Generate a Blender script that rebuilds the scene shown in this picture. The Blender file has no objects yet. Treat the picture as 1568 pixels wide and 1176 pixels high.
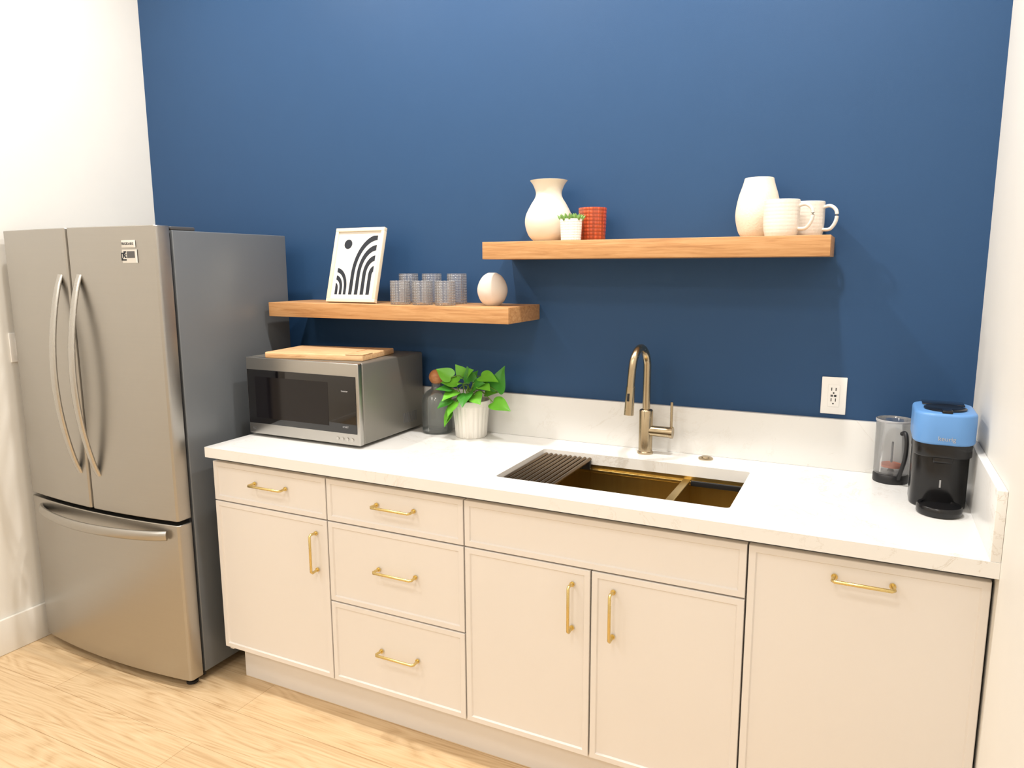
import bpy, bmesh, math, random
from mathutils import Vector, Matrix
random.seed(7)
FZ=-0.03      # floor level
CT=.914       # counter top level
D=.6696
XL=-3.433
sc=bpy.context.scene
sc.view_settings.view_transform='Standard'
sc.view_settings.look='None'
sc.view_settings.exposure=0.0

# ---------------------------------------------------------------- materials
def srgb(r,g,b):
    f=lambda c:(c/255/12.92) if c/255<=.04045 else ((c/255+.055)/1.055)**2.4
    return (f(r),f(g),f(b),1)
def newmat(name):
    m=bpy.data.materials.new(name);m.use_nodes=True
    nt=m.node_tree;b=nt.nodes['Principled BSDF'];return m,nt,b
def mat(name,col,rough=.5,metal=0,trans=0,ior=1.45,coat=0,var=0,varscale=8,bump=0,bscale=200,spec=None,emit=None,estr=0,stretch=(1,1,1)):
    m,nt,b=newmat(name)
    b.inputs['Base Color'].default_value=col
    b.inputs['Roughness'].default_value=rough
    b.inputs['Metallic'].default_value=metal
    b.inputs['Transmission Weight'].default_value=trans
    b.inputs['IOR'].default_value=ior
    b.inputs['Coat Weight'].default_value=coat
    if spec is not None: b.inputs['Specular IOR Level'].default_value=spec
    if emit: b.inputs['Emission Color'].default_value=emit;b.inputs['Emission Strength'].default_value=estr
    tc=nt.nodes.new('ShaderNodeTexCoord');mp=nt.nodes.new('ShaderNodeMapping');mp.inputs['Scale'].default_value=stretch
    nt.links.new(tc.outputs['Object'],mp.inputs['Vector'])
    n=nt.nodes.new('ShaderNodeTexNoise');n.inputs['Scale'].default_value=varscale;n.inputs['Detail'].default_value=3
    nt.links.new(mp.outputs['Vector'],n.inputs['Vector'])
    mx=nt.nodes.new('ShaderNodeMix');mx.data_type='RGBA'
    v=max(var,.02)
    mx.inputs[6].default_value=tuple(c*(1-v) for c in col[:3])+(1,)
    mx.inputs[7].default_value=tuple(min(1,c*(1+v)) for c in col[:3])+(1,)
    nt.links.new(n.outputs['Fac'],mx.inputs[0]);nt.links.new(mx.outputs[2],b.inputs['Base Color'])
    if bump:
        n2=nt.nodes.new('ShaderNodeTexNoise');n2.inputs['Scale'].default_value=bscale;n2.inputs['Detail'].default_value=2
        nt.links.new(mp.outputs['Vector'],n2.inputs['Vector'])
        bp=nt.nodes.new('ShaderNodeBump');bp.inputs['Strength'].default_value=bump;bp.inputs['Distance'].default_value=.002
        nt.links.new(n2.outputs['Fac'],bp.inputs['Height']);nt.links.new(bp.outputs['Normal'],b.inputs['Normal'])
    return m
def ramp(nt,stops):
    r=nt.nodes.new('ShaderNodeValToRGB');e=r.color_ramp.elements
    e[0].position,e[0].color=stops[0];e[1].position,e[1].color=stops[-1]
    for p,c in stops[1:-1]:
        x=e.new(p);x.color=c
    return r
def wood(name,c1,c2,c3,stretch,rough=.45,scale=6,rings=None):
    m,nt,b=newmat(name);b.inputs['Roughness'].default_value=rough
    tc=nt.nodes.new('ShaderNodeTexCoord');mp=nt.nodes.new('ShaderNodeMapping');mp.inputs['Scale'].default_value=stretch
    nt.links.new(tc.outputs['Object'],mp.inputs['Vector'])
    n=nt.nodes.new('ShaderNodeTexNoise');n.inputs['Scale'].default_value=scale;n.inputs['Detail'].default_value=8;n.inputs['Roughness'].default_value=.65;n.inputs['Distortion'].default_value=.6
    nt.links.new(mp.outputs['Vector'],n.inputs['Vector'])
    r=ramp(nt,[(.3,c1),(.5,c2),(.72,c3)])
    nt.links.new(n.outputs['Fac'],r.inputs['Fac']);nt.links.new(r.outputs['Color'],b.inputs['Base Color'])
    bp=nt.nodes.new('ShaderNodeBump');bp.inputs['Strength'].default_value=.1;bp.inputs['Distance'].default_value=.001
    nt.links.new(n.outputs['Fac'],bp.inputs['Height']);nt.links.new(bp.outputs['Normal'],b.inputs['Normal'])
    return m
def floor_mat():
    m,nt,b=newmat('oak_floor_planks');b.inputs['Roughness'].default_value=.36
    tc=nt.nodes.new('ShaderNodeTexCoord')
    br=nt.nodes.new('ShaderNodeTexBrick');br.inputs['Scale'].default_value=1;br.inputs['Brick Width'].default_value=1.5;br.inputs['Row Height'].default_value=.19
    br.inputs['Mortar Size'].default_value=.0013;br.inputs['Mortar Smooth'].default_value=.2;br.inputs['Bias'].default_value=0
    br.inputs['Color1'].default_value=(0.92,.92,.92,1);br.inputs['Color2'].default_value=(1,1,1,1);br.inputs['Mortar'].default_value=(.66,.58,.5,1)
    nt.links.new(tc.outputs['Object'],br.inputs['Vector'])
    mp=nt.nodes.new('ShaderNodeMapping');mp.inputs['Scale'].default_value=(.7,4.5,1)
    nt.links.new(tc.outputs['Object'],mp.inputs['Vector'])
    n=nt.nodes.new('ShaderNodeTexNoise');n.inputs['Scale'].default_value=1.5;n.inputs['Detail'].default_value=1.5;n.inputs['Distortion'].default_value=.5
    nt.links.new(mp.outputs['Vector'],n.inputs['Vector'])
    mu=nt.nodes.new('ShaderNodeMath');mu.operation='MULTIPLY';mu.inputs[1].default_value=15
    nt.links.new(n.outputs['Fac'],mu.inputs[0])
    fr=nt.nodes.new('ShaderNodeMath');fr.operation='PINGPONG';fr.inputs[1].default_value=.5
    nt.links.new(mu.outputs[0],fr.inputs[0])
    n2=nt.nodes.new('ShaderNodeTexNoise');n2.inputs['Scale'].default_value=16;n2.inputs['Detail'].default_value=6
    mp2=nt.nodes.new('ShaderNodeMapping');mp2.inputs['Scale'].default_value=(.35,10,1)
    nt.links.new(tc.outputs['Object'],mp2.inputs['Vector']);nt.links.new(mp2.outputs['Vector'],n2.inputs['Vector'])
    ad=nt.nodes.new('ShaderNodeMath');ad.operation='MULTIPLY_ADD';ad.inputs[1].default_value=.6
    nt.links.new(fr.outputs[0],ad.inputs[0]);nt.links.new(n2.outputs['Fac'],ad.inputs[2])
    r=ramp(nt,[(.35,srgb(192,160,120)),(.6,srgb(210,181,141)),(.95,srgb(221,195,157))])
    nt.links.new(ad.outputs[0],r.inputs['Fac'])
    mx=nt.nodes.new('ShaderNodeMix');mx.data_type='RGBA';mx.blend_type='MULTIPLY';mx.inputs[0].default_value=1
    nt.links.new(r.outputs['Color'],mx.inputs[6]);nt.links.new(br.outputs['Color'],mx.inputs[7])
    nt.links.new(mx.outputs[2],b.inputs['Base Color']);return m
def quartz():
    m,nt,b=newmat('white_quartz');b.inputs['Roughness'].default_value=.22
    tc=nt.nodes.new('ShaderNodeTexCoord')
    n=nt.nodes.new('ShaderNodeTexNoise');n.inputs['Scale'].default_value=3.4;n.inputs['Detail'].default_value=9;n.inputs['Roughness'].default_value=.66;n.inputs['Distortion'].default_value=1.1
    nt.links.new(tc.outputs['Object'],n.inputs['Vector'])
    w=srgb(231,230,227)
    r=ramp(nt,[(0,w),(.488,w),(.5,srgb(213,208,200)),(.512,w),(1,w)])
    nt.links.new(n.outputs['Fac'],r.inputs['Fac'])
    n2=nt.nodes.new('ShaderNodeTexNoise');n2.inputs['Scale'].default_value=1.9;n2.inputs['Detail'].default_value=4
    nt.links.new(tc.outputs['Object'],n2.inputs['Vector'])
    r2=ramp(nt,[(.45,(0,0,0,1)),(.62,(1,1,1,1))]);nt.links.new(n2.outputs['Fac'],r2.inputs['Fac'])
    mx=nt.nodes.new('ShaderNodeMix');mx.data_type='RGBA';mx.inputs[6].default_value=w
    nt.links.new(r2.outputs['Color'],mx.inputs[0]);nt.links.new(r.outputs['Color'],mx.inputs[7])
    nt.links.new(mx.outputs[2],b.inputs['Base Color']);return m
def brushed(name,col,rough,stretch,amt=.12,cv=.06):
    m,nt,b=newmat(name);b.inputs['Metallic'].default_value=1;b.inputs['Base Color'].default_value=col
    tc=nt.nodes.new('ShaderNodeTexCoord');mp=nt.nodes.new('ShaderNodeMapping');mp.inputs['Scale'].default_value=stretch
    n=nt.nodes.new('ShaderNodeTexNoise');n.inputs['Scale'].default_value=1;n.inputs['Detail'].default_value=4
    nt.links.new(tc.outputs['Object'],mp.inputs['Vector']);nt.links.new(mp.outputs['Vector'],n.inputs['Vector'])
    mr=nt.nodes.new('ShaderNodeMapRange');mr.inputs['To Min'].default_value=rough-amt*.5;mr.inputs['To Max'].default_value=rough+amt*.5
    nt.links.new(n.outputs['Fac'],mr.inputs['Value']);nt.links.new(mr.outputs['Result'],b.inputs['Roughness'])
    mx=nt.nodes.new('ShaderNodeMix');mx.data_type='RGBA'
    mx.inputs[6].default_value=tuple(c*(1-cv) for c in col[:3])+(1,);mx.inputs[7].default_value=tuple(min(1,c*(1+cv)) for c in col[:3])+(1,)
    nt.links.new(n.outputs['Fac'],mx.inputs[0]);nt.links.new(mx.outputs[2],b.inputs['Base Color']);return m
def pattern_mat(name,col,kind,scale,strength=.6,tint=0,**k):
    m=mat(name,col,**k);nt=m.node_tree;b=nt.nodes['Principled BSDF']
    tc=nt.nodes.new('ShaderNodeTexCoord')
    v=nt.nodes.new('ShaderNodeTexVoronoi');v.inputs['Scale'].default_value=scale
    if kind=='grid': v.inputs['Randomness'].default_value=0
    nt.links.new(tc.outputs['Object'],v.inputs['Vector'])
    bp=nt.nodes.new('ShaderNodeBump');bp.invert=True;bp.inputs['Strength'].default_value=strength;bp.inputs['Distance'].default_value=.003
    nt.links.new(v.outputs['Distance'],bp.inputs['Height']);nt.links.new(bp.outputs['Normal'],b.inputs['Normal'])
    if tint:
        r=ramp(nt,[(.1,tuple(min(1,c*(1+tint)) for c in col[:3])+(1,)),(.6,tuple(c*(1-tint) for c in col[:3])+(1,))])
        nt.links.new(v.outputs['Distance'],r.inputs['Fac']);nt.links.new(r.outputs['Color'],b.inputs['Base Color'])
    return m
def thinglass(name,tint,body,bodyfac,bump=0,scale=110,gl=1.0,edge=2.4):
    """thin clear glass: transparent tint + fresnel gloss + faint body haze"""
    m,nt,b=newmat(name);out=nt.nodes['Material Output'];nt.nodes.remove(b)
    tr=nt.nodes.new('ShaderNodeBsdfTransparent');tr.inputs[0].default_value=tint
    df=nt.nodes.new('ShaderNodeBsdfDiffuse');df.inputs[0].default_value=body
    tl=nt.nodes.new('ShaderNodeBsdfTranslucent');tl.inputs[0].default_value=body
    ad=nt.nodes.new('ShaderNodeMixShader');ad.inputs[0].default_value=.5
    nt.links.new(df.outputs[0],ad.inputs[1]);nt.links.new(tl.outputs[0],ad.inputs[2])
    gs=nt.nodes.new('ShaderNodeBsdfGlossy');gs.inputs['Roughness'].default_value=.06
    lw=nt.nodes.new('ShaderNodeLayerWeight');lw.inputs['Blend'].default_value=.35
    m1=nt.nodes.new('ShaderNodeMixShader');m2=nt.nodes.new('ShaderNodeMixShader')
    mr=nt.nodes.new('ShaderNodeMapRange');mr.inputs['To Min'].default_value=bodyfac;mr.inputs['To Max'].default_value=min(1,bodyfac*edge)
    nt.links.new(lw.outputs['Facing'],mr.inputs['Value'])
    fac=mr.outputs['Result']
    nt.links.new(tr.outputs[0],m1.inputs[1]);nt.links.new(ad.outputs[0],m1.inputs[2])
    mu=nt.nodes.new('ShaderNodeMath');mu.operation='MULTIPLY';mu.inputs[1].default_value=.6*gl
    nt.links.new(lw.outputs['Fresnel'],mu.inputs[0]);nt.links.new(mu.outputs[0],m2.inputs[0])
    nt.links.new(m1.outputs[0],m2.inputs[1]);nt.links.new(gs.outputs[0],m2.inputs[2]);nt.links.new(m2.outputs[0],out.inputs[0])
    if bump:
        tc=nt.nodes.new('ShaderNodeTexCoord')
        v=nt.nodes.new('ShaderNodeTexVoronoi');v.inputs['Scale'].default_value=scale;v.inputs['Randomness'].default_value=0
        nt.links.new(tc.outputs['Object'],v.inputs['Vector'])
        bp=nt.nodes.new('ShaderNodeBump');bp.invert=True;bp.inputs['Strength'].default_value=bump;bp.inputs['Distance'].default_value=.004
        nt.links.new(v.outputs['Distance'],bp.inputs['Height'])
        for n in (gs,lw,df): nt.links.new(bp.outputs['Normal'],n.inputs['Normal'])
        r2=nt.nodes.new('ShaderNodeMapRange');r2.inputs['From Min'].default_value=.15;r2.inputs['From Max'].default_value=.6;r2.inputs['To Min'].default_value=1.9;r2.inputs['To Max'].default_value=.35
        nt.links.new(v.outputs['Distance'],r2.inputs['Value'])
        mm=nt.nodes.new('ShaderNodeMath');mm.operation='MULTIPLY';nt.links.new(fac,mm.inputs[0]);nt.links.new(r2.outputs['Result'],mm.inputs[1]);fac=mm.outputs[0]
    nt.links.new(fac,m1.inputs[0])
    return m

M={}
M['blue']=mat('blue_wall_paint',srgb(42,74,112),rough=.5,bump=.08,bscale=500,var=.03,spec=.3)
M['white']=mat('white_wall_paint',srgb(229,226,219),rough=.55,bump=.05,bscale=400)
M['ceil']=mat('ceiling_paint',srgb(240,238,232),rough=.8)
M['trim']=mat('trim_paint',srgb(234,230,222),rough=.35)
M['floor']=floor_mat()
M['quartz']=quartz()
M['cab']=mat('cabinet_paint',srgb(229,224,219),rough=.38,var=.02,varscale=3)
M['cabdark']=mat('cabinet_reveal',srgb(112,110,108),rough=.6)
M['oak']=wood('oak_shelf',srgb(166,116,70),srgb(192,143,93),srgb(207,162,114),(1.2,14,22),scale=5)
M['board']=wood('maple_board',srgb(196,150,104),srgb(218,178,132),srgb(230,196,154),(2,18,18),scale=5)
M['ball']=wood('cork_ball',srgb(152,96,56),srgb(184,122,74),srgb(198,138,90),(4,4,12),scale=8)
M['steel']=brushed('stainless_steel',srgb(178,175,170),.32,(2,2,260),.06,.025)
M['steelh']=brushed('stainless_handle',srgb(190,188,184),.27,(200,200,3),.04,.02)
M['frside']=mat('fridge_side_paint',srgb(112,116,120),rough=.35,metal=.3)
M['dark']=mat('dark_plastic',srgb(28,28,30),rough=.45)
M['hinge']=mat('hinge_grey_plastic',srgb(70,70,72),rough=.45)
M['blackgl']=mat('black_glass',srgb(14,12,14),rough=.06,coat=.5)
M['blackw']=mat('black_window',srgb(16,14,18),rough=.1)
M['blackp']=mat('black_gloss_plastic',srgb(18,18,20),rough=.22)
M['mwside']=mat('microwave_metal',srgb(134,131,124),rough=.38,metal=.6)
M['brass']=brushed('brushed_brass',srgb(220,198,136),.28,(80,80,80),.1)
M['bronze']=brushed('champagne_bronze',srgb(180,164,136),.26,(60,60,60),.08)
M['sinkgold']=brushed('gold_sink_steel',srgb(194,168,108),.3,(180,4,4),.1)
M['rack']=brushed('dark_bronze_rack',srgb(128,108,84),.35,(60,60,60),.1)
M['cream']=mat('cream_ceramic',srgb(236,227,210),rough=.5,bump=.1,bscale=120)
M['speck']=mat('speckled_ceramic',srgb(234,224,205),rough=.6,var=.1,varscale=180,bump=.4,bscale=180)
M['egg']=mat('stone_ceramic',srgb(226,217,208),rough=.6,bump=.1)
M['mug']=pattern_mat('mug_ceramic',srgb(234,226,215),'grid',95,.35,rough=.35)
M['potp']=pattern_mat('textured_pot_ceramic',srgb(238,236,232),'grid',120,.8,rough=.5)
M['pot']=mat('ribbed_pot_ceramic',srgb(232,228,220),rough=.5,bump=.15)
M['soil']=mat('soil',srgb(60,42,30),rough=.95,bump=.8,bscale=120)
M['leaf']=mat('pothos_leaf',srgb(104,176,52),rough=.35,var=.3,varscale=22)
M['leaf2']=mat('pothos_leaf_dark',srgb(62,132,44),rough=.35,var=.3,varscale=22)
M['succ']=mat('succulent_leaf',srgb(120,160,84),rough=.5,var=.2,varscale=60)
M['stem']=mat('plant_stem',srgb(104,140,52),rough=.5)
M['red']=pattern_mat('red_glass',srgb(196,84,48),'grid',85,1,tint=.4,rough=.1,coat=.5)
M['glass']=thinglass('clear_hobnail_glass',(.99,.993,.997,1),srgb(250,252,255),.15,1,105,1.3,3)
M['pglass']=thinglass('clear_glass',(.98,.985,.99,1),srgb(240,242,244),.06,0,110,1.2,3)
M['smoke']=thinglass('smoky_glass',(.94,.955,.955,1),srgb(205,212,212),.075,0,110,1.2,3)
M['paper']=mat('art_paper',srgb(236,233,226),rough=.8)
M['fwhite']=mat('frame_ivory',srgb(232,218,192),rough=.45)
M['ink']=mat('art_ink',srgb(38,42,50),rough=.8)
M['plate']=mat('outlet_plastic',srgb(242,240,236),rough=.3)
M['cblue']=mat('coffee_blue_plastic',srgb(98,148,206),rough=.35)
M['orange']=mat('orange_filter',srgb(190,106,74),rough=.6)
M['label']=mat('label_white',srgb(222,220,214),rough=.5)
M['txt']=mat('print_grey',srgb(90,90,92),rough=.5)
M['txtl']=mat('print_light',srgb(170,170,172),rough=.5)
M['lamp']=mat('lamp_diffuser',(1,.95,.88,1),emit=(1,.95,.9,1),estr=5)

# ---------------------------------------------------------------- mesh helpers
def fin(bm,name,m,smooth=False):
    bmesh.ops.recalc_face_normals(bm,faces=bm.faces[:])
    me=bpy.data.meshes.new(name);bm.to_mesh(me);bm.free()
    o=bpy.data.objects.new(name,me);sc.collection.objects.link(o)
    if m: me.materials.append(m)
    if smooth:
        for p in me.polygons:p.use_smooth=True
    return o
def box(name,x0,x1,y0,y1,z0,z1,m,bev=0,vbev=0,seg=3):
    bm=bmesh.new();bmesh.ops.create_cube(bm,size=1)
    for v in bm.verts:
        v.co=Vector(((x0+x1)/2+v.co.x*(x1-x0),(y0+y1)/2+v.co.y*(y1-y0),(z0+z1)/2+v.co.z*(z1-z0)))
    if vbev:
        es=[e for e in bm.edges if abs(e.verts[0].co.z-e.verts[1].co.z)>1e-6]
        bmesh.ops.bevel(bm,geom=es,offset=vbev,segments=8,affect='EDGES',profile=.5)
        if bev:
            es=[e for e in bm.edges if abs(e.verts[0].co.z-e.verts[1].co.z)<1e-6]
            bmesh.ops.bevel(bm,geom=es,offset=bev,segments=seg,affect='EDGES',profile=.5)
    elif bev: bmesh.ops.bevel(bm,geom=bm.edges[:],offset=bev,segments=seg,affect='EDGES',profile=.5)
    o=fin(bm,name,m,False)
    if bev or vbev: autosm(o)
    return o
def autosm(o,ang=35):
    me=o.data
    for p in me.polygons:p.use_smooth=True
    bm=bmesh.new();bm.from_mesh(me)
    for e in bm.edges:
        if len(e.link_faces)==2 and e.calc_face_angle(0)>math.radians(ang): e.smooth=False
    bm.to_mesh(me);bm.free()
def lathe(name,prof,m,cx=0,cy=0,z0=0,n=56,rfun=None,sharp=40):
    bm=bmesh.new();rings=[]
    for r,z in prof:
        if r<1e-5: rings.append([bm.verts.new((cx,cy,z0+z))])
        else:
            ring=[]
            for i in range(n):
                a=2*math.pi*i/n;rr=r*(rfun(a,z) if rfun else 1)
                ring.append(bm.verts.new((cx+rr*math.cos(a),cy+rr*math.sin(a),z0+z)))
            rings.append(ring)
    for a,b in zip(rings,rings[1:]):
        if len(a)==1 and len(b)==1: continue
        for i in range(n):
            j=(i+1)%n
            if len(a)==1: bm.faces.new((a[0],b[i],b[j]))
            elif len(b)==1: bm.faces.new((a[i],a[j],b[0]))
            else: bm.faces.new((a[i],a[j],b[j],b[i]))
    o=fin(bm,name,m);autosm(o,sharp);return o
def spl(pts,n=6):
    P=[Vector(p) for p in pts];out=[]
    for i in range(len(P)-1):
        p0=P[max(i-1,0)];p1=P[i];p2=P[i+1];p3=P[min(i+2,len(P)-1)]
        for k in range(n):
            t=k/n
            out.append(.5*((2*p1)+(-p0+p2)*t+(2*p0-5*p1+4*p2-p3)*t*t+(-p0+3*p1-3*p2+p3)*t**3))
    out.append(P[-1]);return out
def tube(name,pts,r,m,n=12,sx=1,sy=1,up=None,rf=None):
    pts=[Vector(p) for p in pts];bm=bmesh.new();rings=[]
    u=None
    for i,p in enumerate(pts):
        t=(pts[min(i+1,len(pts)-1)]-pts[max(i-1,0)]).normalized()
        if up is not None: u=Vector(up)
        elif u is None: u=Vector((0,0,1)) if abs(t.z)<.9 else Vector((1,0,0))
        u=(u-t*u.dot(t)).normalized();w=t.cross(u)
        rr=r*(rf(i/(len(pts)-1)) if rf else 1)
        rings.append([bm.verts.new(p+(u*math.cos(2*math.pi*k/n)*sx+w*math.sin(2*math.pi*k/n)*sy)*rr) for k in range(n)])
    for a,b in zip(rings,rings[1:]):
        for i in range(n):
            j=(i+1)%n;bm.faces.new((a[i],a[j],b[j],b[i]))
    bm.faces.new(rings[0]);bm.faces.new(rings[-1])
    o=fin(bm,name,m);autosm(o,50);return o
def cyl(name,p0,p1,r,m,n=32,r2=None):
    return tube(name,[p0,Vector(p0).lerp(Vector(p1),.5),p1],r,m,n,rf=(None if r2 is None else (lambda t:1+(r2/r-1)*t)))
def poly(name,pts,m):
    bm=bmesh.new();bm.faces.new([bm.verts.new(p) for p in pts]);return fin(bm,name,m)
def text(name,s,size,loc,rot,m,ext=.0004):
    c=bpy.data.curves.new(name,'FONT');c.body=s;c.size=size;c.extrude=ext;c.align_x='CENTER';c.align_y='CENTER'
    o=bpy.data.objects.new(name,c);sc.collection.objects.link(o);o.location=loc;o.rotation_euler=rot;c.materials.append(m);return o
def group(name,loc,objs,rotz=0):
    e=bpy.data.objects.new(name,None);sc.collection.objects.link(e);e.empty_display_size=.05
    e.location=loc
    for o in objs:
        o.parent=e;o.matrix_parent_inverse=Matrix.Translation(-Vector(loc))
    e.rotation_euler[2]=rotz
    return e

# ---------------------------------------------------------------- room
YF=-5.2;ZC=3.3;T=.12
box('wall_back',XL-T,T,0,T,FZ-.05,ZC,M['blue'])
box('wall_left',XL-T,XL,YF,0,FZ-.05,ZC,M['white'])
box('wall_right',0,T,YF,0,FZ-.05,ZC,M['white'])
box('wall_front',XL-T,T,YF-T,YF,FZ-.05,ZC,M['white'])
box('floor',XL-T,T,YF-T,T,FZ-.1,FZ,M['floor'])
box('ceiling',XL-T,T,YF-T,T,ZC,ZC+.1,M['ceil'])
box('baseboard_left',XL,XL+.014,YF,0,FZ,.122,M['trim'],bev=.004)
box('baseboard_right',-.014,0,YF,-.70,FZ,.122,M['trim'],bev=.004)
box('baseboard_front',XL+.014,-.014,YF,YF+.014,FZ,.122,M['trim'],bev=.004)

# ---------------------------------------------------------------- base cabinets
parts=[]
yd=-.631
parts.append(box('face_frame',-2.427,-.003,-.609,-.595,.122,.868,M['cabdark']))
parts.append(box('side_panel',-2.427,-2.409,-.609,-.003,.1,.868,M['cab']))
parts.append(box('side_panel_right',-.02,-.003,-.594,-.003,.122,.868,M['cab']))
parts.append(box('bottom_panel',-2.409,-.003,-.609,-.003,.104,.122,M['cab']))
parts.append(box('top_rail',-2.429,-.003,-.613,-.5955,.858,.8765,M['cab']))
parts.append(box('toe_kick',-2.40,-.003,-.565,-.55,FZ,.104,M['cab']))
parts.append(box('toe_kick_side',-2.40,-2.385,-.549,-.01,FZ,.104,M['cab']))
def panel(name,x0,x1,z0,z1,lip=.017):
    g=.0024;x0+=g;x1-=g;z0+=g;z1-=g
    bm=bmesh.new()
    def ring(i,y): return [bm.verts.new(c) for c in ((x0+i,y,z0+i),(x1-i,y,z0+i),(x1-i,y,z1-i),(x0+i,y,z1-i))]
    rs=[ring(0,-.610),ring(0,yd+.0015),ring(.0015,yd),ring(lip,yd),ring(lip+.0035,yd+.005)]
    bm.faces.new(rs[0]);bm.faces.new(rs[-1])
    for a,b in zip(rs,rs[1:]):
        for k in range(4): bm.faces.new((a[k],a[(k+1)%4],b[(k+1)%4],b[k]))
    return fin(bm,name,M['cab'])
zt=.855;z1=.704;z2=.416;zb=.118
X0,X1,X2,X3,X4=-2.429,-1.9,-1.3645,-.5298,-.004;XM=-.951
for n,a in [('drawer_front_1',(X0,X1,z1,zt)),('door_1',(X0,X1,zb,z1)),('drawer_front_2',(X1,X2,z1,zt)),('drawer_front_3',(X1,X2,z2,z1)),
            ('drawer_front_4',(X1,X2,zb,z2)),('sink_panel',(X2,X3,z1,zt)),('door_2',(X2,XM,zb,z1)),('door_3',(XM,X3,zb,z1)),('appliance_panel',(X3,X4,zb,zt))]:
    parts.append(panel(n,*a))
def pull(name,cx,cz,L,vert):
    y=-.664;h=L/2;ps=[]
    if vert: pts=[(cx,yd+.001,cz-h+.004),(cx,y+.006,cz-h+.001),(cx,y,cz-h+.006),(cx,y,cz+h-.006),(cx,y+.006,cz+h-.001),(cx,yd+.001,cz+h-.004)]
    else: pts=[(cx-h+.004,yd+.001,cz),(cx-h+.001,y+.006,cz),(cx-h+.006,y,cz),(cx+h-.006,y,cz),(cx+h-.001,y+.006,cz),(cx+h-.004,yd+.001,cz)]
    ps.append(tube(name,pts,.0045,M['brass'],10))
    for s in (0,-1):
        p=pts[s];ps.append(cyl(name+'_rosette%d'%-s,(p[0],yd+.001,p[2]),(p[0],yd-.004,p[2]),.0075,M['brass'],16))
    return ps
for i,(a,b,l,v) in enumerate([(-2.151,.7916,.152,0),(-1.951,.585,.14,1),(-1.618,.790,.152,0),(-1.618,.568,.152,0),(-1.618,.278,.152,0),(-1.007,.585,.142,1),(-.884,.585,.142,1),(-.263,.806,.134,0)]):
    parts+=pull('pull_%d'%i,a,b,l,v)
group('base_cabinets',(-1.2,-.3,FZ),parts)

# ---------------------------------------------------------------- counter
SX0,SX1,SY0,SY1=-1.297,-.593,-.549,-.167
def plate_hole(name,ox0,ox1,oy0,oy1,ix0,ix1,iy0,iy1,z0,z1,m,r=.012):
    def rr(x0,x1,y0,y1,r,n=6):
        pts=[]
        for cx,cy,a0 in ((x1-r,y1-r,0),(x0+r,y1-r,90),(x0+r,y0+r,180),(x1-r,y0+r,270)):
            for k in range(n+1):
                a=math.radians(a0+90*k/n);pts.append((cx+r*math.cos(a),cy+r*math.sin(a)))
        return pts
    I=rr(ix0,ix1,iy0,iy1,r);O=rr(ox0,ox1,oy0,oy1,.0015)
    bm=bmesh.new();L=[[bm.verts.new((x,y,z)) for x,y in P] for P,z in ((O,z0),(O,z1),(I,z1),(I,z0))]
    n=len(I)
    for a,b in ((0,1),(1,2),(2,3),(3,0)):
        for k in range(n): bm.faces.new((L[a][k],L[a][(k+1)%n],L[b][(k+1)%n],L[b][k]))
    return fin(bm,name,m)
ct=plate_hole('slab',-2.42,0,-D,-.0005,SX0,SX1,SY0,SY1,.877,CT,M['quartz'])
bs=box('backsplash_back',-1.95,-.0005,-.020,-.0005,CT+.0003,1.075,M['quartz'],bev=.001)
bs0=box('backsplash_back_left',-2.42,-1.95,-.020,-.0005,CT+.0003,1.075,M['quartz'],bev=.001)
bs2=box('backsplash_side',-.020,-.0005,-D+.001,-.0205,CT+.0003,1.075,M['quartz'],bev=.001)
group('countertop',(-1.2,-.3,CT),[ct,bs,bs0,bs2])

# ---------------------------------------------------------------- sink
g=M['sinkgold'];ps=[]
def basin(name,x0,x1,y0,y1,zt,zb,m,th=.003):
    ob=[]
    ob.append(box(name+'_bottom',x0,x1,y0,y1,zb-th,zb,m))
    ob.append(box(name+'_wall_l',x0-th,x0,y0-th,y1+th,zb-th,zt,m));ob.append(box(name+'_wall_r',x1,x1+th,y0-th,y1+th,zb-th,zt,m))
    ob.append(box(name+'_wall_f',x0,x1,y0-th,y0,zb-th,zt,m));ob.append(box(name+'_wall_b',x0,x1,y1,y1+th,zb-th,zt,m))
    return ob
e=.004
ps+=basin('large_bowl',SX0-e,-.800,SY0-e,SY1+e,.860,.70,g)
ps+=basin('small_bowl',-.780,SX1+e,SY0-e,SY1+e,.860,.72,g)
ps.append(box('divider_top',-.803,-.777,SY0-e,SY1+e,.858,.866,g,bev=.003))
ps.append(box('rim_back',SX0-.02,SX1+.02,SY1+e,SY1+.022,.858,.8765,g));ps.append(box('rim_front',SX0-.02,SX1+.02,SY0-.022,SY0-e,.858,.8765,g))
ps.append(box('rim_left',SX0-.02,SX0-e,SY0-e,SY1+e,.858,.8765,g));ps.append(box('rim_right',SX1+e,SX1+.02,SY0-e,SY1+e,.858,.8765,g))
ps.append(box('ledge_back',SX0-e,SX1+e,SY1-.008,SY1+e,.852,.862,g,bev=.001));ps.append(box('ledge_front',SX0-e,SX1+e,SY0-e,SY0+.008,.852,.862,g,bev=.001))
for x,z in ((-1.05,.70),(-.685,.72)):
    ps.append(lathe('drain',[(0,.003),(.02,.003),(.03,.001),(.042,.0035),(.045,.0005)],M['bronze'],x,-.36,z))
ps.append(box('tray_back',-.774,SX1-.002,SY1-.018,SY1-.009,.850,.868,M['dark'],bev=.002))
ps.append(box('tray_side',-.600,SX1-.001,SY0+.012,SY1-.020,.852,.866,M['rack'],bev=.002))
group('kitchen_sink',(-.95,-.36,.86),ps)
ps=[]
for i in range(10):
    x=-1.287+i*.0180
    ps.append(tube('slat_%d'%i,[(x,SY0+.003,.896),(x,-.36,.896),(x,SY1-.003,.896)],.0065,M['rack'],10))
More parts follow.
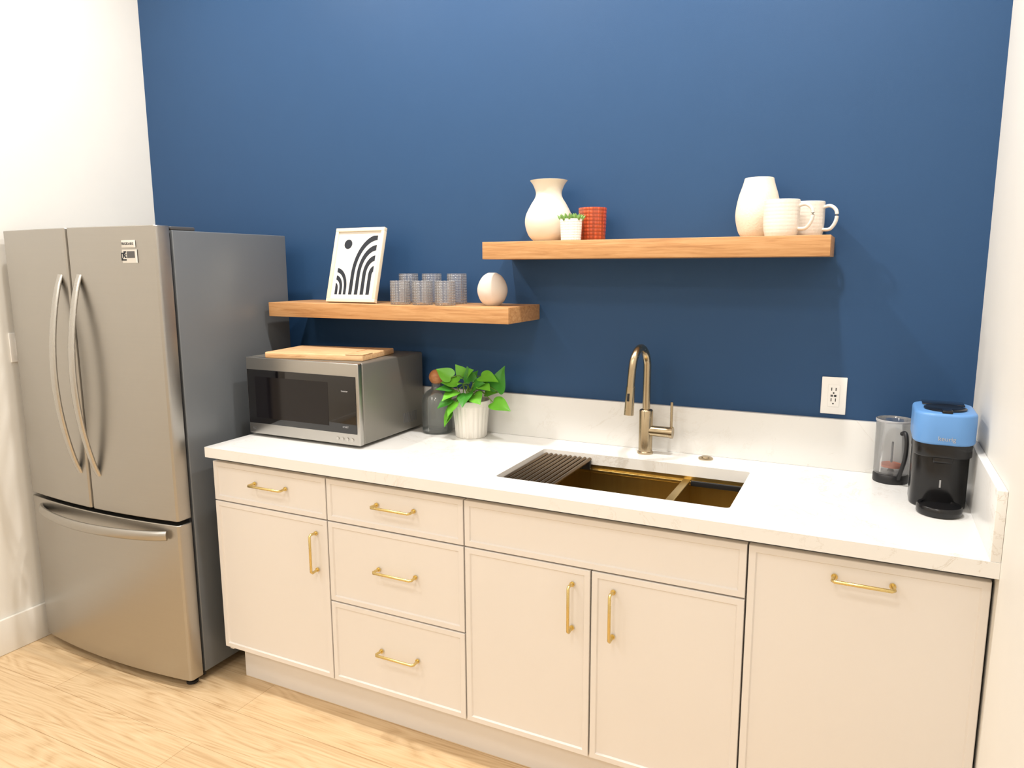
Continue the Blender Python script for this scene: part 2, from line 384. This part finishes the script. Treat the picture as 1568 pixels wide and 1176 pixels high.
for y in (SY0+.014,SY1-.014): ps.append(box('silicone_edge',-1.293,-1.118,y-.008,y+.008,.8625,.893,M['dark'],bev=.001))
group('sink_drying_rack',(-1.2,-.36,.865),ps)

# ---------------------------------------------------------------- faucet
fx,fy=-.957,-.075;b=M['bronze'];ps=[]
ps.append(lathe('base',[(0,0),(.027,0),(.027,.006),(.0235,.009),(.0235,.150),(.021,.154),(.015,.156),(0,.156)],b,fx,fy,CT))
R=.064;zc=1.222;pts=[(fx,fy,CT+.15),(fx,fy,1.12),(fx,fy,1.18)]
for k in range(0,19):
    a=math.pi*k/18;pts.append((fx-.0008*k,fy-R+R*math.cos(a),zc+R*math.sin(a)))
xe=fx-.0144;pts+=[(xe-.002,fy-2*R-.002,1.19),(xe-.003,fy-2*R-.004,1.16)]
ps.append(tube('gooseneck',pts,.0130,b,20))
ps.append(tube('spray_head',[(xe-.003,fy-2*R-.003,1.165),(xe-.0045,fy-2*R-.006,1.12),(xe-.006,fy-2*R-.009,1.072)],.0155,b,24,rf=lambda t:.92+.1*t))
ps.append(tube('spray_button',[(xe-.005,fy-2*R-.020,1.145),(xe-.0055,fy-2*R-.022,1.12)],.004,M['dark'],8))
ps.append(cyl('valve',(fx+.015,fy,.995),(fx+.085,fy,.995),.0185,b,28))
ps.append(cyl('valve_cap',(fx+.084,fy,.995),(fx+.094,fy,.995),.020,b,28))
ps.append(cyl('lever',(fx+.088,fy,.985),(fx+.088,fy,1.100),.0048,b,14))
group('kitchen_faucet',(fx,fy,CT),ps)
group('sink_air_switch',(-.752,-.065,CT),[lathe('button',[(0,0),(.024,0),(.024,.004),(.021,.006),(.015,.006),(.014,.009),(0,.010)],b,-.752,-.065,CT)])

# ---------------------------------------------------------------- refrigerator
ps=[];fx0,fx1=-3.383,-2.503;fc=(fx0+fx1)/2
ps.append(box('case',fx0+.004,fx1-.004,-.665,-.11,.01,1.685,M['frside'],bev=.004))
ps.append(box('door_gasket',fx0+.015,fx1-.015,-.678,-.665,.04,1.675,M['dark']))
def fdoor(name,x0,x1,z0,z1):
    bm=bmesh.new();n=14
    yb=-.678
    def yf(x):
        t=(x-fc)/(.5*(fx1-fx0));return -.735-.032*(1-t*t)
    outline=[(x0,yb)]
    outline.append((x0,yf(x0)+.012));outline.append((x0+.003,yf(x0)+.004))
    for k in range(n+1):
        x=x0+.010+(x1-x0-.02)*k/n;outline.append((x,yf(x)))
    outline+=[(x1-.003,yf(x1)+.004),(x1,yf(x1)+.012),(x1,yb)]
    L=[[bm.verts.new((x,y,z)) for x,y in outline] for z in (z0,z1)]
    k=len(outline)
    for i in range(k): bm.faces.new((L[0][i],L[0][(i+1)%k],L[1][(i+1)%k],L[1][i]))
    bm.faces.new(L[0]);bm.faces.new(L[1])
    o=fin(bm,name,M['steel']);autosm(o,30)
    md=o.modifiers.new('b','BEVEL');md.width=.003;md.segments=2;md.limit_method='ANGLE';md.angle_limit=math.radians(50)
    return o
ps.append(fdoor('door_left',fx0,fc-.003,.637,1.70));ps.append(fdoor('door_right',fc+.003,fx1,.637,1.70));ps.append(fdoor('freezer_drawer',fx0,fx1,.006,.622))
ps.append(box('hinge_cover',fx1-.10,fx1-.01,-.665,-.56,1.6855,1.699,M['hinge'],bev=.004))
ps.append(box('hinge_cover_left',fx0+.01,fx0+.10,-.665,-.56,1.6855,1.699,M['hinge'],bev=.004))
for s,x in (('l',fc-.053),('r',fc+.057)):
    pts=[]
    for k in range(25):
        t=k/24;z=.775+(1.53-.775)*t;pts.append((x,-.765-.062*math.sin(math.pi*t)**.8,z))
    ps.append(tube('handle_'+s,pts,.0175,M['steelh'],16,sx=1,sy=.5,up=(1,0,0),rf=lambda t:.85+.15*math.sin(math.pi*t)))
pts=[]
for k in range(25):
    t=k/24;x=fx0+.085+(fx1-fx0-.135)*t
    pts.append((x,-.75-.075*math.sin(math.pi*t)**.7,.583))
ps.append(tube('handle_drawer',pts,.019,M['steel'],16,sx=1,sy=.55,up=(0,0,1)))
for i,(x,y) in enumerate(((fx0+.08,-.64),(fx1-.05,-.69),(fx0+.08,-.2),(fx1-.06,-.2))):
    ps.append(lathe('foot_%d'%i,[(0,0),(.022,0),(.022,.01),(.012,.014),(.012,.045),(0,.045)],M['dark'],x,y,FZ,n=20))
ps.append(box('kick_grille',fx0+.02,fx1-.02,-.66,-.65,-.012,.012,M['dark']))
ps.append(box('badge',-2.662,-2.592,-.7535,-.748,1.625,1.65,M['label'],bev=.0005))
ps.append(text('badge_text','FRIGIDAIRE',.0125,(-2.627,-.7538,1.6375),(math.pi/2,0,0),M['ink']))
ps.append(box('label',-2.672,-2.587,-.7535,-.748,1.572,1.618,M['label']))
ps.append(box('label_dark',-2.632,-2.592,-.7542,-.7535,1.589,1.612,M['txt']))
for i in range(7):
    for j in range(7):
        if random.random()<.55 or (i in(0,6) and j in (0,6)): ps.append(box('qr_%d_%d'%(i,j),-2.668+i*.0046,-2.668+i*.0046+.0046,-.7540,-.7535,1.580+j*.0046,1.580+j*.0046+.0046,M['ink']))
fr=group('refrigerator',(fc,-.4,FZ),ps)

# ---------------------------------------------------------------- light switch on left wall
ps=[box('plate',XL,XL+.006,-.730,-.650,1.175,1.295,M['plate'],bev=.002),box('rocker',XL+.006,XL+.010,-.707,-.673,1.20,1.27,M['plate'],bev=.002)]
group('light_switch',(XL,-.69,1.235),ps)
# outlet
ps=[box('plate',-.4115,-.3385,-.006,0,1.089,1.207,M['plate'],bev=.002),box('insert',-.392,-.358,-.0085,-.006,1.113,1.183,M['plate'],bev=.001)]
for zc_ in (1.131,1.165):
    ps.append(box('slot_a',-.383,-.3805,-.0090,-.0084,zc_-.001,zc_+.009,M['dark']));ps.append(box('slot_b',-.3705,-.368,-.0090,-.0084,zc_-.001,zc_+.009,M['dark']))
    ps.append(cyl('ground',(-.3755,-.0084,zc_-.008),(-.3755,-.009,zc_-.008),.0025,M['dark'],12))
ps.append(box('test_button',-.384,-.377,-.0095,-.0084,1.145,1.151,M['txt']));ps.append(box('reset_button',-.374,-.367,-.0095,-.0084,1.145,1.151,M['ink']))
group('wall_outlet',(-.375,0,1.148),ps)

# ---------------------------------------------------------------- microwave
mx0,mx1,my0,my1,mz0,mz1=-2.412,-1.882,-.458,-.045,.925,1.220
ps=[box('body',mx0,mx1,my0+.025,my1,mz0,mz1,M['mwside'],bev=.006)]
ps.append(box('front_panel',mx0,mx1,my0,my0+.0245,mz0,mz1,M['steel'],bev=.004))
ps.append(box('door_glass',mx0+.006,mx1-.012,my0-.003,my0,mz0+.042,mz1-.046,M['blackgl'],bev=.001))
ps.append(box('window',mx0+.045,mx1-.135,my0-.0034,my0-.003,mz0+.065,mz1-.072,M['blackw']))
ps.append(text('logo','LG',.014,(mx0+.028,my0-.0005,mz0+.021),(math.pi/2,0,0),M['txt']))
for i in range(2):
    ps.append(text('label_%d'%i,['Inverter','START'][i],.009,(mx1-.06,my0-.0035,[mz1-.10,mz0+.065][i]),(math.pi/2,0,0),M['txtl']))
for i in range(4): ps.append(cyl('key_%d'%i,(mx1-.10+i*.022,my0-.0005,mz0+.02),(mx1-.10+i*.022,my0-.0025,mz0+.02),.006,M['steelh'],14))
for i in range(8): ps.append(box('vent_%d'%i,mx1-.0003,mx1+.0004,my1-.06-.012*i,my1-.054-.012*i,mz0+.03,mz0+.07,M['txt']))
for i,(x,y) in enumerate(((mx0+.05,my0+.06),(mx1-.05,my0+.06),(mx0+.05,my1-.05),(mx1-.05,my1-.05))):
    ps.append(lathe('foot_%d'%i,[(0,0),(.014,0),(.016,.0115),(0,.0115)],M['dark'],x,y,CT,n=20))
group('microwave_oven',((mx0+mx1)/2,-.25,CT),ps)
# cutting board
bo=box('board',-.205,.205,-.125,.125,0,.022,M['board'],bev=.004)
gr=box('end_grip',.135,.206,-.126,-.05,.0215,.0245,M['board'],bev=.001)
gr2=box('groove',.125,.131,-.11,.11,.0205,.0223,M['ball'],bev=.0003)
e_=group('cutting_board',(0,0,0),[bo,gr,gr2]);e_.location=(-2.132,-.30,mz1+.0002);e_.rotation_euler[2]=math.radians(9)

# ---------------------------------------------------------------- bottle
bx,by=-1.785,-.098
ps=[lathe('glass_body',[(0,.001),(.054,.001),(.059,.006),(.059,.125),(.055,.145),(.040,.162),(.024,.172),(.020,.182),(.021,.196),(.0185,.196),(.0175,.182),(.021,.170),(.037,.160),(.052,.143),(.0565,.125),(.0565,.010),(.05,.006),(0,.006)],M['smoke'],bx,by,CT)]
ps.append(lathe('stopper_ball',[(0,.188)]+[(.030*math.sin(math.radians(a)),.218-.030*math.cos(math.radians(a))) for a in range(15,180,11)]+[(0,.248)],M['ball'],bx,by,CT,n=32))
group('glass_bottle',(bx,by,CT),ps)

# ---------------------------------------------------------------- potted pothos
px_,py_=-1.630,-.105
rib=lambda a,z:1+.035*abs(math.sin(11*a)) if .004<z<.125 else 1
prof=[(0,0),(.055,0),(.058,.005),(.061,.05),(.066,.10),(.068,.120),(.0725,.122),(.0740,.128),(.0740,.142),(.072,.144),(.068,.142),(.066,.12),(0,.12)]
ps=[lathe('pot',prof,M['pot'],px_,py_,CT,n=176,rfun=rib),lathe('soil',[(.067,.1215),(.04,.127),(0,.129)],M['soil'],px_,py_,CT)]
def leaf(name,base,dirv,nrm,L,m,droop=.25):
    dv=Vector(dirv).normalized();n=Vector(nrm);n=(n-dv*n.dot(dv)).normalized();s=dv.cross(n)
    prof=[(-.06,.12,0),(-.11,.27,0),(-.05,.42,.02),(.10,.52,.1),(.28,.53,.28),(.46,.45,.46),(.64,.32,.64),(.80,.18,.80),(.92,.07,.92)]
    bm=bmesh.new();B=Vector(base)
    def P(t,w): 
        return B+dv*(t*L)+s*(w*L)+n*(-droop*L*t*t*(1 if t>0 else 0)+.22*abs(w)*L*(1-abs(w)))
    mid=[bm.verts.new(P(max(c,0)+.0,0)) for a,b_,c in prof];tip=bm.verts.new(P(1.05,0))
    for sg in (1,-1):
        ed=[bm.verts.new(P(a,sg*b_*.86)) for a,b_,c in prof]
        q=[bm.verts.new(P((a+max(c,0))/2,sg*b_*.44)) for a,b_,c in prof]
        for i in range(len(prof)-1):
            for A,Bq in ((mid,q),(q,ed)):
                vs=[A[i],A[i+1],Bq[i+1],Bq[i]]
                if (vs[0].co-vs[1].co).length<1e-6: vs=vs[1:]
                try: bm.faces.new(vs)
                except Exception: pass
        bm.faces.new((mid[-1],tip,q[-1]));bm.faces.new((q[-1],tip,ed[-1]))
    bmesh.ops.remove_doubles(bm,verts=bm.verts[:],dist=1e-5)
    o=fin(bm,name,m,True)
    sd=o.modifiers.new('s','SUBSURF');sd.levels=1;sd.render_levels=1
    return o
P0=Vector((px_,py_,CT+.125))
LV=[((.128,-.01,.065),(.12,-.1,1),.095),((.120,-.03,.02),(1,-.2,-.15),.08),((.06,-.02,.122),(1,-.2,.05),.075),((.02,-.03,.100),(-.2,-.3,1),.06),
((-.06,-.055,.115),(-.9,-.2,.5),.07),((-.03,-.055,.095),(-1,-.3,.1),.07),((-.045,-.085,.03),(-.8,-.6,-.5),.065),((-.04,-.095,-.02),(-.5,-.4,-1),.065),
((-.03,-.07,.06),(-.4,-1,-.2),.07),((.02,-.07,.055),(.2,-1,-.4),.075),((.05,-.06,.05),(.8,-.8,-.3),.07),((0,-.05,.09),(.1,-1,.3),.065),
((.035,-.04,.08),(.8,-.5,.5),.06),((-.02,-.02,.12),(-.5,-.3,.8),.055),((.07,-.04,.09),(.9,-.5,-.1),.06),((-.05,-.075,.07),(-.7,-.6,.1),.06),
((-.02,-.09,.02),(-.3,-.8,-.9),.065),((-.035,-.10,-.005),(-.6,-.5,-1),.06),((.0,0,.10),(.3,.5,.8),.05),
((.075,-.01,.05),(1,.1,.3),.05),((.01,-.04,.125),(.5,-.6,.6),.05)]
for i,(b0,dv,L) in enumerate(LV):
    b0=P0+Vector(b0)*.92;dv=Vector(dv)
    n=Vector((random.uniform(-.3,.3),-.9,.7)) if dv.z>.4 else Vector((random.uniform(-.3,.3),-.6,.9))
    ps.append(leaf('leaf_%d'%i,b0,dv,n,L*.95,M['leaf'] if i%3 else M['leaf2'],random.uniform(.1,.4)))
    st=P0+Vector((random.uniform(-.03,.03),random.uniform(-.03,.02),0))
    md_=st.lerp(b0,.5)+Vector((0,0,.03+.02*random.random()))
    ps.append(tube('stem_%d'%i,spl([st,md_,b0],5),.0017,M['stem'],6))
group('potted_pothos',(px_,py_,CT),ps)

# ---------------------------------------------------------------- shelves
zA,zB=1.638,1.416
s1=box('floating_shelf',-1.506,-.4015,-.231,0,zA-.059,zA,M['oak'],bev=.0015)
s2=box('floating_shelf.001',-2.472,-1.391,-.262,0,zB-.056,zB,M['oak'],bev=.0015)

def smoothprof(pts,n=5): return [(max(p.x,0),p.y) for p in [Vector((q.x,q.y,0)) for q in spl([(a,b_,0) for a,b_ in pts],n)]]
out=smoothprof([(.050,.001),(.070,.022),(.0815,.058),(.079,.090),(.062,.125),(.047,.150),(.045,.168),(.054,.192),(.0645,.206)])
v=lathe('vase_body',[(0,0),(.046,0)]+out+[(.0625,.2065)]+[(r-.004,z) for r,z in out[::-1] if z>.02]+[(0,.02)],M['cream'],-1.308,-.112,zA)
group('ceramic_vase',(-1.308,-.112,zA),[v])
ps=[lathe('pot',[(0,0),(.031,0),(.033,.002),(.0365,.068),(.0365,.070),(.0335,.070),(.0325,.060),(0,.060)],M['potp'],-1.195,-.188,zA,n=48)]
for k in range(30):
    a=k*2.4;r=.004+.024*math.sqrt(k/30);tilt=.2+.8*k/30
    p=Vector((-1.195+r*math.cos(a),-.188+r*math.sin(a),zA+.060));d=Vector((math.cos(a)*tilt,math.sin(a)*tilt,1)).normalized()
    ps.append(tube('leaf_%d'%k,[p,p+d*.011,p+d*.021,p+d*.030],.0052,M['succ'],7,rf=lambda t:[.6,1,.75,.08][min(3,int(t*3+.01))]))
group('potted_succulent',(-1.195,-.188,zA),ps)
def tumbler(name,x,y,z,r,h,m,tap=.92,th=.0025,rf=None):
    o=lathe(name,[(0,0),(r*tap,0),(r*tap+.001,.002),(r,h-.001),(r-.001,h),(r-th,h-.001),(r*tap-th,.010),(0,.010)],m,0,0,0,n=64,rfun=rf)
    o.location=(x,y,z);return o
tumbler('red_tumbler',-1.153,-.098,zA,.048,.110,M['red'],.9,.004)
out=smoothprof([(.044,.001),(.056,.018),(.0655,.055),(.066,.085),(.059,.125),(.048,.160),(.043,.180)])
v=lathe('vase_body',[(0,0),(.040,0)]+out+[(.041,.181)]+[(r-.004,z) for r,z in out[::-1] if z>.02]+[(0,.02)],M['speck'],-.622,-.072,zA)
group('tapered_vase',(-.622,-.072,zA),[v])
def mug(name,x,y,z,r,h,ang,m):
    body=lathe('body',[(0,.0),(r*.86,0),(r*.90,.004),(r*.97,.018),(r,.04),(r,h-.002),(r-.002,h),(r-.0045,h-.002),(r-.005,.03),(r*.8,.008),(0,.007)],m,0,0,0,n=48)
    c=Vector((math.cos(ang),math.sin(ang),0))
    pts=spl([c*(r-.003)+Vector((0,0,h*.82)),c*(r+.016)+Vector((0,0,h*.86)),c*(r+.034)+Vector((0,0,h*.72)),c*(r+.035)+Vector((0,0,h*.45)),c*(r+.02)+Vector((0,0,h*.22)),c*(r-.003)+Vector((0,0,h*.20))],5)
    hd=tube('handle',pts,.0065,m,12,sx=.8,sy=1.1,up=(0,0,1))
    e=bpy.data.objects.new(name,None);sc.collection.objects.link(e);body.parent=e;hd.parent=e;e.location=(x,y,z);return e
mug('coffee_mug',-.541,-.176,zA,.050,.104,math.radians(-8),M['mug'])
mug('coffee_mug',-.478,-.068,zA,.048,.104,math.radians(-15),M['mug'])

# picture frame (leaning, with easel leg)
W,H=.238,.298
ps=[]
fwid=.014
ps+= [box('rail_bottom',-W/2,W/2,-.009,.009,0,fwid,M['fwhite'],bev=.001),box('rail_top',-W/2,W/2,-.009,.009,H-fwid,H,M['fwhite'],bev=.001),
      box('rail_left',-W/2,-W/2+fwid,-.009,.009,fwid,H-fwid,M['fwhite'],bev=.001),box('rail_right',W/2-fwid,W/2,-.009,.009,fwid,H-fwid,M['fwhite'],bev=.001),
      box('paper',-W/2+fwid,W/2-fwid,-.001,.006,fwid,H-fwid,M['paper'])]
aw,ah=W-2*fwid-.034,H-2*fwid-.034;ax0,az0=-W/2+fwid+.017,fwid+.017
def strip(name,path,w):
    bm=bmesh.new();L=[];Rr=[]
    P=[Vector(p) for p in path]
    for i,p in enumerate(P):
        t=(P[min(i+1,len(P)-1)]-P[max(i-1,0)]).normalized();n=Vector((-t.y,t.x,0))
        a=p+n*w/2;c=p-n*w/2
        f=lambda q:(ax0+min(max(q.x,0),1)*aw,-.0014,az0+min(max(q.y,0),1)*ah)
        L.append(bm.verts.new(f(a)));Rr.append(bm.verts.new(f(c)))
    for i in range(len(P)-1):
        try:bm.faces.new((L[i],L[i+1],Rr[i+1],Rr[i]))
        except Exception:pass
    return fin(bm,name,M['ink'])
def arch(cx,cy,r,ry,left):
    pts=[]
    for k in range(15):
        a=math.radians(90+90*k/14) if left else math.radians(90-90*k/14)
        pts.append((cx+r*math.cos(a),cy+ry*math.sin(a),0))
    pts.append((pts[-1][0],.0,0));return pts
for i,r in enumerate((.10,.26,.42,.58)): ps.append(strip('arch_a%d'%i,arch(1.02,.33,r,r*1.10,True),.095))
for i,r in enumerate((.06,.18,.30)): ps.append(strip('arch_b%d'%i,arch(-.02,.10,r,r*1.05,False),.075))
ps.append(poly('sun_disc',[(ax0+(.20+.11*math.cos(math.radians(a)))*aw,-.0014,az0+.86*ah+.11*aw*math.sin(math.radians(a))) for a in range(0,360,12)],M['ink']))
pf=bpy.data.objects.new('framed_art_print',None);sc.collection.objects.link(pf)
st=box('easel_strut',-.02,.02,.0095,.012,.02,.20,M['dark']);ps.append(st)
ps.append(tube('easel_leg',[(0,.012,.17),(0,.056,.103),(0,.10,.037)],.004,M['dark'],8,up=(1,0,0)))
for o in ps:o.parent=pf
pf.location=(-2.110,-.195,zB+.0028);pf.rotation_euler=(math.radians(-16),0,math.radians(-1))

for x,y,h in [(-1.873,-.2,.088),(-1.775,-.2,.088),(-1.677,-.2,.088),(-1.912,-.085,.113),(-1.806,-.085,.113),(-1.695,-.085,.113)]:
    tumbler('drinking_glass',x,y,zB,.0375,h,M['glass'],.97,.003)
egg=smoothprof([(.028,.001),(.045,.020),(.0545,.050),(.050,.078),(.036,.102),(.020,.114),(.012,.1165)])
v=lathe('vase_body',[(0,0),(.024,0)]+egg+[(.010,.1165),(.009,.105),(0,.10)],M['egg'],-1.515,-.14,zB)
group('egg_shaped_vase',(-1.515,-.14,zB),[v])

# ---------------------------------------------------------------- coffee maker
cx0,cx1=-.164,-.027;bp=M['blackp'];ps=[]
cc=(cx0+cx1)/2
ps.append(box('body',cx0+.002,cx1-.002,-.325,-.165,CT+.001,1.10,bp,bev=.003,vbev=.05))
ps.append(box('brew_housing',cx0+.001,cx1-.001,-.352,-.168,1.060,1.10,bp,bev=.003,vbev=.045))
ps.append(box('head_cover',cx0-.004,cx1+.003,-.362,-.163,1.095,1.178,M['cblue'],bev=.008,vbev=.048))
ps.append(lathe('lid_ring',[(0,.002),(.050,.002),(.050,.006),(.042,.009),(.032,.006),(0,.005)],bp,cc,-.285,1.176))
ps.append(box('lid_tab',cc-.012,cc+.012,-.355,-.32,1.176,1.186,bp,bev=.003))
ps.append(box('lid_back',cc-.05,cc+.05,-.235,-.175,1.1782,1.182,M['blackgl'],bev=.001))
ps.append(lathe('drip_tray',[(0,0),(.050,0),(.053,.004),(.053,.020),(.050,.024),(.043,.024),(.042,.020),(0,.020)],bp,cc,-.355,CT+.001))
ps.append(box('tray_neck',cc-.04,cc+.04,-.345,-.29,CT+.001,CT+.02,bp,bev=.002))
ps.append(box('nozzle',cc-.022,cc+.022,-.346,-.318,1.044,1.062,bp,bev=.004))
ps.append(box('level_line',cc-.002,cc+.002,-.3262,-.3245,.975,.995,M['txtl']))
ps.append(text('head_text','keurig',.016,(cc+.003,-.3626,1.113),(math.pi/2,0,0),M['txtl']))
group('coffee_maker',(cc,-.27,CT),ps)
gx,gy=-.203,-.083;ps=[]
ps.append(lathe('base',[(0,0),(.047,0),(.048,.003),(.048,.022),(.045,.026),(0,.026)],M['dark'],gx,gy,CT))
ps.append(lathe('glass_cylinder',[(0,.0265),(.045,.0265),(.047,.03),(.0485,.188),(.047,.190),(.0455,.188),(.0445,.032),(0,.030)],M['pglass'],gx,gy,CT))
ps.append(lathe('plunger_rod',[(0,.031),(.010,.031),(.003,.045),(.003,.12),(0,.12)],M['txt'],gx,gy,CT,n=16))
ps.append(lathe('filter_disc',[(0,.045),(.030,.045),(.032,.052),(.02,.056),(0,.058)],M['orange'],gx,gy,CT,n=32))
ps.append(lathe('collar',[(.0490,.183),(.0500,.184),(.0500,.189),(.0490,.190),(.0490,.183)],M['txtl'],gx,gy,CT,n=48))
c=Vector((.42,-.9,0)).normalized();B=Vector((gx,gy,CT))
ps.append(tube('handle',spl([B+c*.047+Vector((0,0,.155)),B+c*.066+Vector((0,0,.16)),B+c*.077+Vector((0,0,.135)),B+c*.075+Vector((0,0,.09)),B+c*.06+Vector((0,0,.05)),B+c*.045+Vector((0,0,.018))],5),.006,M['dark'],10))
group('glass_pitcher',(gx,gy,CT),ps)

# ---------------------------------------------------------------- lights
def can(x,y,power,size=.10,col=(1,.965,.92)):
    k=max(1,size/.11*.9)
    rg=lathe('trim_ring',[(.055*k,0),(.055*k+.02,-.002),(.055*k+.023,-.006),(.055*k,-.004),(.055*k,0)],M['trim'],x,y,ZC-.001)
    dd=lathe('diffuser',[(0,-.003),(.055*k,-.003)],M['lamp'],x,y,ZC-.001)
    L=bpy.data.lights.new('can_lamp','AREA');L.shape='DISK';L.size=size;L.energy=power;L.color=col
    o=bpy.data.objects.new('lamp',L);sc.collection.objects.link(o);o.location=(x,y,ZC-.02)
    group('recessed_light' if size<.2 else 'added_fill_light',(x,y,ZC),[rg,dd,o])
for x,y,p in [(-2.75,-.85,22),(-1.7,-.80,31),(-.6,-.80,31)]: can(x,y,p)
for x,y,p in [(-2.6,-2.7,13),(-.9,-2.7,14),(-2.6,-4.2,20),(-.9,-4.2,20)]: can(x,y,p,.55)  # unseen fill lamps added behind the camera, built as wide fixtures to soften shadows
w=bpy.data.worlds.new('world');sc.world=w;w.use_nodes=True
w.node_tree.nodes['Background'].inputs[0].default_value=(.9,.92,1,1);w.node_tree.nodes['Background'].inputs[1].default_value=.3

# ---------------------------------------------------------------- camera
a,bb,r=.4559,.1597,-.0040
F=Vector((-math.sin(a)*math.cos(bb),math.cos(a)*math.cos(bb),-math.sin(bb)))
R0=Vector((math.cos(a),math.sin(a),0));U0=R0.cross(F)
R1=R0*math.cos(r)+U0*math.sin(r);U1=-R0*math.sin(r)+U0*math.cos(r)
cam=bpy.data.cameras.new('camera');co=bpy.data.objects.new('camera',cam);sc.collection.objects.link(co)
mw=Matrix(((R1.x,U1.x,-F.x,-.2953),(R1.y,U1.y,-F.y,-2.4706),(R1.z,U1.z,-F.z,1.5516),(0,0,0,1)))
co.matrix_world=mw;cam.sensor_width=36;cam.lens=36*1109.655/1568;cam.clip_start=.02
sc.camera=co
